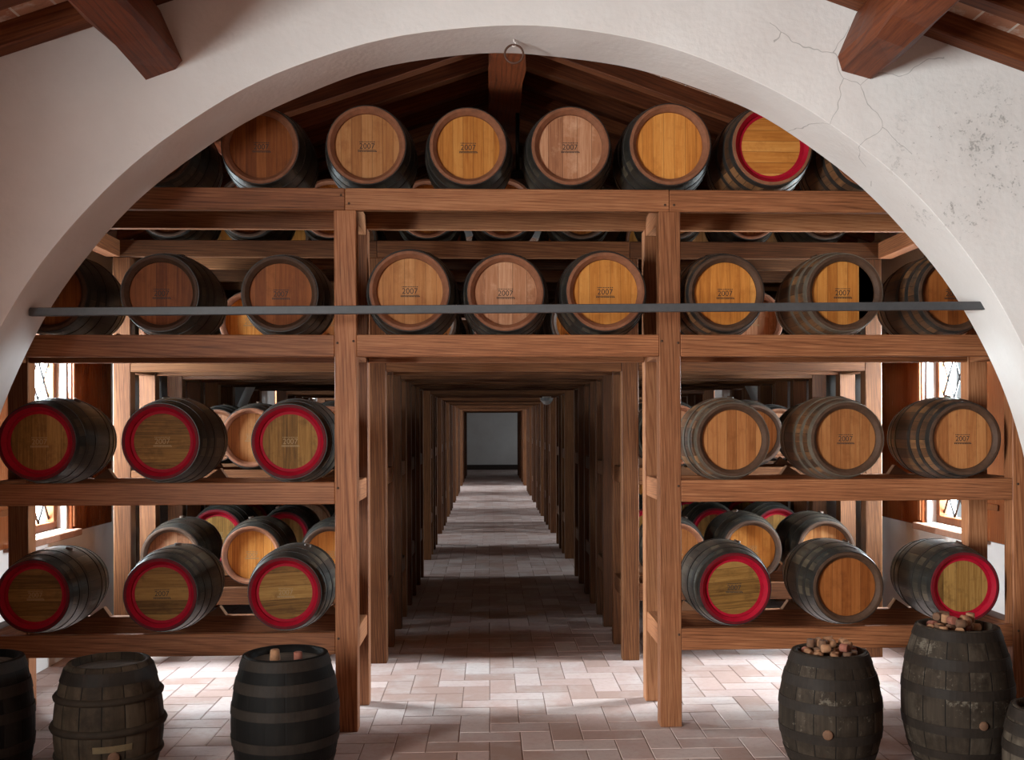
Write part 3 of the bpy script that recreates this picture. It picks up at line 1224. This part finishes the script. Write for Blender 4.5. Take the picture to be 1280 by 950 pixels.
# pendant with flat disc shade under the ridge beam
pd = empty('pendant_lamp', (.23, 8.05, 4.08))
tag(pd, 'dark pendant lamp with flat disc shade hanging under the ridge beam', 'lamp')
bm = bmesh.new()
tube(bm, [(0, 0, .0), (0, 0, -.44)], .016, 10)
link_mesh('stem', bm_to('stem', bm), M['black'], pd)
bm = bmesh.new()
lathe(bm, [(0, -.44), (.03, -.44), (.085, -.475), (.085, -.485), (0, -.48)], 24, 0, 'Z')
link_mesh('lamp_shade', bm_to('shade', bm), M['black'], pd)
# little glass lamp under an aisle beam
yl = RACK_Y[6] + .03
cl = empty('ceiling_lamp', (.78, yl, TOPS[2] - BT))
tag(cl, 'small clear glass lamp fixed under a beam far down the aisle', 'lamp')
bm = bmesh.new()
lathe(bm, [(0, 0), (.06, 0), (.06, -.02), (0, -.02)], 16, 0, 'Z')
link_mesh('lamp_base', bm_to('lb', bm), M['white_iron'], cl)
bm = bmesh.new()
lathe(bm, [(.10, -.02), (.085, -.06), (.05, -.10), (0, -.115)], 9, 0, 'Z')
gl = link_mesh('glass_shade', bm_to('gs', bm), M['lampglass'], cl)
for p in gl.data.polygons:
    p.use_smooth = False


# ------------------------------------------------------------------ barrels standing on the floor
def floor_barrel(x, y, h, r_rim, r_bel, label, staves, thick=False, bungpos=None, seed=0, headmat='head_grey', rec=.035):
    root = empty('standing_barrel', (x, y, 0))
    tag(root, label, 'barrel', 'old barrels standing on the floor')

    def pr(z):
        t = (z / h - .46) / (.54 if z / h > .46 else .46)
        base = r_rim
        return base + (r_bel - base) * (1 - abs(t) ** 2.1)
    bm = bmesh.new()
    prof = [(pr(0), 0.0)] + [(pr(h * i / 24), h * i / 24) for i in range(1, 24)] + [(pr(h) - .002, h - .004), (pr(h) - .006, h), (pr(h) - .02, h), (pr(h) - .026, h - rec - .005)]
    lathe(bm, prof, 56, 0, 'Z')
    # local Y must run along the axis for the stave pattern: build along Z, then turn
    bmesh.ops.rotate(bm, cent=(0, 0, 0), matrix=Matrix.Rotation(-PI / 2, 3, 'X'), verts=bm.verts)
    st = link_mesh('staves', bm_to('fst', bm), M[staves], root)
    st.rotation_euler = (PI / 2, 0, 0)
    for pl in st.data.polygons:
        pl.use_smooth = True
    bm = bmesh.new()
    lathe(bm, [(0, 0), (pr(h) - .025, 0), (pr(h) - .025, .012), (0, .012)], 40, 0)
    hd = link_mesh('head', bm_to('fh', bm), M[headmat], root, (0, 0, h - rec))
    for pl in hd.data.polygons:
        pl.use_smooth = False
    hd.rotation_euler = (-PI / 2, 0, seed * 1.3)
    if thick:
        zs = [(h - .002 - .075, h - .022, .004, 'hoop_floor'), (h * .71, h * .71 + .032, .016, 'hoop_wood'), (h * .46, h * .46 + .036, .017, 'hoop_wood'), (h * .22, h * .22 + .03, .012, 'hoop_wood'), (.01, .05, .004, 'hoop_floor')]
    else:
        zs = [(h - .05, h - .004, .0035, 'hoop_floor'), (h * .74, h * .74 + .05, .0035, 'hoop_floor'), (h * .55, h * .55 + .045, .0035, 'hoop_floor'), (h * .30, h * .30 + .045, .0035, 'hoop_floor'), (h * .12, h * .12 + .04, .0035, 'hoop_floor'), (.006, .05, .0035, 'hoop_floor')]
    for (za, zb_, t, mt) in zs:
        bm = bmesh.new()
        a, b = pr(za), pr(zb_)
        if t > .01:
            m = (za + zb_) / 2
            rm = pr(m)
            lathe(bm, [(a - .002, za), (a + t * .6, za + .003), (rm + t, m), (b + t * .6, zb_ - .003), (b - .002, zb_)], 56, 0, 'Z')
        else:
            lathe(bm, [(a - .002, za), (a + t, za), (b + t, zb_), (b - .002, zb_)], 56, 0, 'Z')
        me = bm_to('fhoop', bm)
        for pl in me.polygons:
            pl.use_smooth = t > .01
        link_mesh('hoop', me, M[mt], root)
    if bungpos:
        ang, zz, rad = bungpos
        bm = bmesh.new()
        lathe(bm, [(0, -.03), (rad * .9, -.03), (rad, .006), (rad * .8, .010), (0, .010)], 18, 0, 'Z')
        bo = link_mesh('bung', bm_to('fb', bm), M['cork_dark'], root)
        rr = pr(zz)
        bo.location = (rr * math.sin(ang), -rr * math.cos(ang), zz)
        bo.rotation_euler = (PI / 2, 0, ang)
    return root, h - rec + .0, pr(h) - .03


FB1 = floor_barrel(-1.80, 5.0, .565, .187, .245, 'grey standing barrel with thick rounded hoops and a bare flat top, left bay', 'stave_taupe', True, (.42, .17, .026), 2)
FB0 = floor_barrel(-2.385, 4.92, .60, .205, .255, 'dark standing barrel cut off by the left photo edge', 'stave_shade_dark', False, None, 3)
FB2 = floor_barrel(-.972, 5.0, .59, .194, .253, 'dark standing barrel with two corks on its top, beside the left aisle post', 'stave_shade_dark', False, None, 1)
FB3 = floor_barrel(1.655, 5.0, .572, .175, .245, 'standing grey barrel topped with a heap of corks, beside the right aisle post', 'stave_grey', False, (-.36, .225, .024), 1, rec=.05)
FB4 = floor_barrel(2.285, 5.0, .688, .188, .262, 'tallest standing barrel, grey, corks heaped on top, under the red-ringed barrel', 'stave_grey', False, (.02, .265, .021), 4, rec=.05)
FB5 = floor_barrel(2.475, 4.46, .43, .175, .215, 'low grey standing barrel cut off by the right photo edge', 'stave_grey', False, None, 2)
# pale repair patch on the thick-hooped barrel
bm = bmesh.new()
for i in range(9):
    pass
N = 10
h0, h1 = .195, .225
a0, a1 = .05, .75


def fbr(z, h=.565, rr=.187, rbl=.245):
    t = (z / h - .46) / (.54 if z / h > .46 else .46)
    return rr + (rbl - rr) * (1 - abs(t) ** 2.1)


va, vb = [], []
for i in range(N + 1):
    a = a0 + (a1 - a0) * i / N
    va.append(bm.verts.new(((fbr(h0) + .0025) * math.sin(a), -(fbr(h0) + .0025) * math.cos(a), h0)))
    vb.append(bm.verts.new(((fbr(h1) + .0025) * math.sin(a), -(fbr(h1) + .0025) * math.cos(a), h1)))
for i in range(N):
    bm.faces.new((va[i], va[i + 1], vb[i + 1], vb[i]))
bmesh.ops.solidify(bm, geom=list(bm.faces), thickness=.003)
M['patch'] = plain('pale_patch', srgb(128, 108, 78), .7, 0, .3, 40)
pt = link_mesh('repair_patch', bm_to('patch', bm), M['patch'], FB1[0])
pt['label'] = 'pale wooden repair strip'


# corks
def cork_mesh(r0, r1, L):
    bm = bmesh.new()
    lathe(bm, [(0, -L / 2), (r0 - .003, -L / 2), (r0, -L / 2 + .003), (r1, L / 2 - .003), (r1 - .003, L / 2), (0, L / 2)], 14, 0, 'Z')
    me = bm_to('cork', bm)
    me.materials.append(M['cork'])
    for p in me.polygons:
        p.use_smooth = abs(p.normal.z) < .8
    return me


CK = [cork_mesh(.0225, .0205, .046), cork_mesh(.025, .021, .052), cork_mesh(.020, .020, .040)]
rc = random.Random(5)


def cork(x, y, z, rot, mesh, mat, label, group):
    o = link_mesh('cork', CK[mesh], None, None, (x, y, z))
    o.rotation_euler = rot
    omat(o, 0, mat)
    tag(o, label, 'cork', group)
    return o


z2 = FB2[1]
cork(-.975 - .035, 4.94, z2 + .012 + .026, (0, 0, 0), 1, 'cork', 'taller upright tan cork on the dark barrel by the left aisle post', 'corks on the dark barrel')
cork(-.975 + .075, 4.93, z2 + .012 + .021, (0, 0, 0), 2, 'cork_pink', 'shorter pinkish cork on the dark barrel by the left aisle post', 'corks on the dark barrel')


def heap(fb, count, spots_label, group, seed, rmax):
    root, z, rin = fb
    rg = random.Random(seed)
    cx, cy = root.location.x, root.location.y
    pts = []
    layer = [z + .012 + .0215, z + .012 + .0215 + .040]
    tries = 0
    while len(pts) < count and tries < 6000:
        tries += 1
        lay = 0 if len([p for p in pts if p[2] == 0]) < count * .62 and tries < 3000 else 1
        R = (rmax - .022) if lay == 0 else (rmax - .045)
        a, rr = rg.uniform(0, 2 * PI), R * math.sqrt(rg.random())
        x, y = rr * math.cos(a), rr * math.sin(a)
        if all((x - p[0]) ** 2 + (y - p[1]) ** 2 > (.046 ** 2) or p[2] != lay for p in pts):
            pts.append((x, y, lay))
    for i, (x, y, lay) in enumerate(pts):
        up = rg.random() < .25
        rot = (rg.uniform(-.15, .15), 0, 0) if up else (PI / 2 + rg.uniform(-.2, .2), 0, rg.uniform(0, PI))
        cork(cx + x, cy + y, layer[lay] + (.003 if up else 0), rot, rg.choice([0, 2, 2]), rg.choice(['cork', 'cork', 'cork', 'cork_pink', 'cork_dark', 'cork_dark']), spots_label, group)


heap(FB3, 26, 'brown cork in the heap on the shorter cork-topped barrel by the right aisle post', 'corks heaped on the shorter barrel', 4, FB3[2])
heap(FB4, 22, 'brown cork in the heap on the tallest standing barrel at right', 'corks heaped on the tallest barrel', 9, FB4[2])


# ------------------------------------------------------------------ daylight
def sky_area(name, x, y, z, sx, sy, watts, s, col=(.80, .91, 1.0), tilt=math.radians(36)):
    L = bpy.data.lights.new(name, 'AREA')
    L.shape = 'RECTANGLE'
    L.size, L.size_y = sx, sy
    L.energy = watts
    L.color = col
    o = bpy.data.objects.new(name, L)
    COL.objects.link(o)
    o.location = (x, y, z)
    # area lights shine along local -Z; aim into the room and a little downwards
    o.rotation_euler = (0, (PI / 2 - tilt) * s, 0)
    return o


WATT = 760.0
WGAIN = [1.9, .34, .45, .45, .6, .6, 1.1, .035]
for i, (a, b) in enumerate(WINDOWS_Y):
    for x, s in ((XL - WT - .36, -1), (XR + WT + .36, 1)):
        if i == len(WINDOWS_Y) - 1 and s < 0:
            continue
        sky_area('daylight_window', x, (a + b) / 2, (WZ0 + WZ1) / 2 + .08, (WZ1 - WZ0) * 1.15, b - a + .25, WATT * WGAIN[i] * (b - a), s)
a, b, c, d = NEARWIN
sky_area('daylight_near_window', XL - WT - .40, (a + b) / 2, (c + d) / 2, d - c, b - a, 1560, -1, (.97, .985, 1.0), math.radians(24))

w = bpy.data.worlds.new('sky')
sc.world = w
w.use_nodes = True
bg = w.node_tree.nodes['Background']
bg.inputs[0].default_value = (.85, .93, 1.0, 1)
bg.inputs[1].default_value = 0.7

# ------------------------------------------------------------------ camera
F, IW, IH = 1300.0, 1280.0, 950.0
YAW, ROLL = math.radians(2.3), math.radians(.2)
cam = bpy.data.cameras.new('camera')
co = bpy.data.objects.new('camera', cam)
COL.objects.link(co)
cam.sensor_fit = 'HORIZONTAL'
cam.sensor_width = 36.0
cam.lens = F / IW * 36.0
pcx, pcy = 611 + F * math.tan(YAW), 530.0
cam.shift_x = (IW / 2 - pcx) / IW
cam.shift_y = (pcy - IH / 2) / IW
cam.clip_start = .05
co.location = (0, 0, 1.675)
co.rotation_euler = (Matrix.Rotation(-YAW, 4, 'Z') @ Matrix.Rotation(PI / 2, 4, 'X') @ Matrix.Rotation(-ROLL, 4, 'Z')).to_euler()
sc.camera = co

vs = sc.view_settings
sc.display_settings.display_device = 'sRGB'
vs.view_transform = 'Standard'
vs.look = 'None'
vs.exposure = 0.0
vs.gamma = 1.0
vs.use_curve_mapping = False
cy = sc.cycles
cy.max_bounces = 10
cy.diffuse_bounces = 3
cy.glossy_bounces = 4
cy.transparent_max_bounces = 8
cy.sample_clamp_indirect = 4.0
cy.caustics_reflective = False
cy.caustics_refractive = False
cy.use_denoising = True
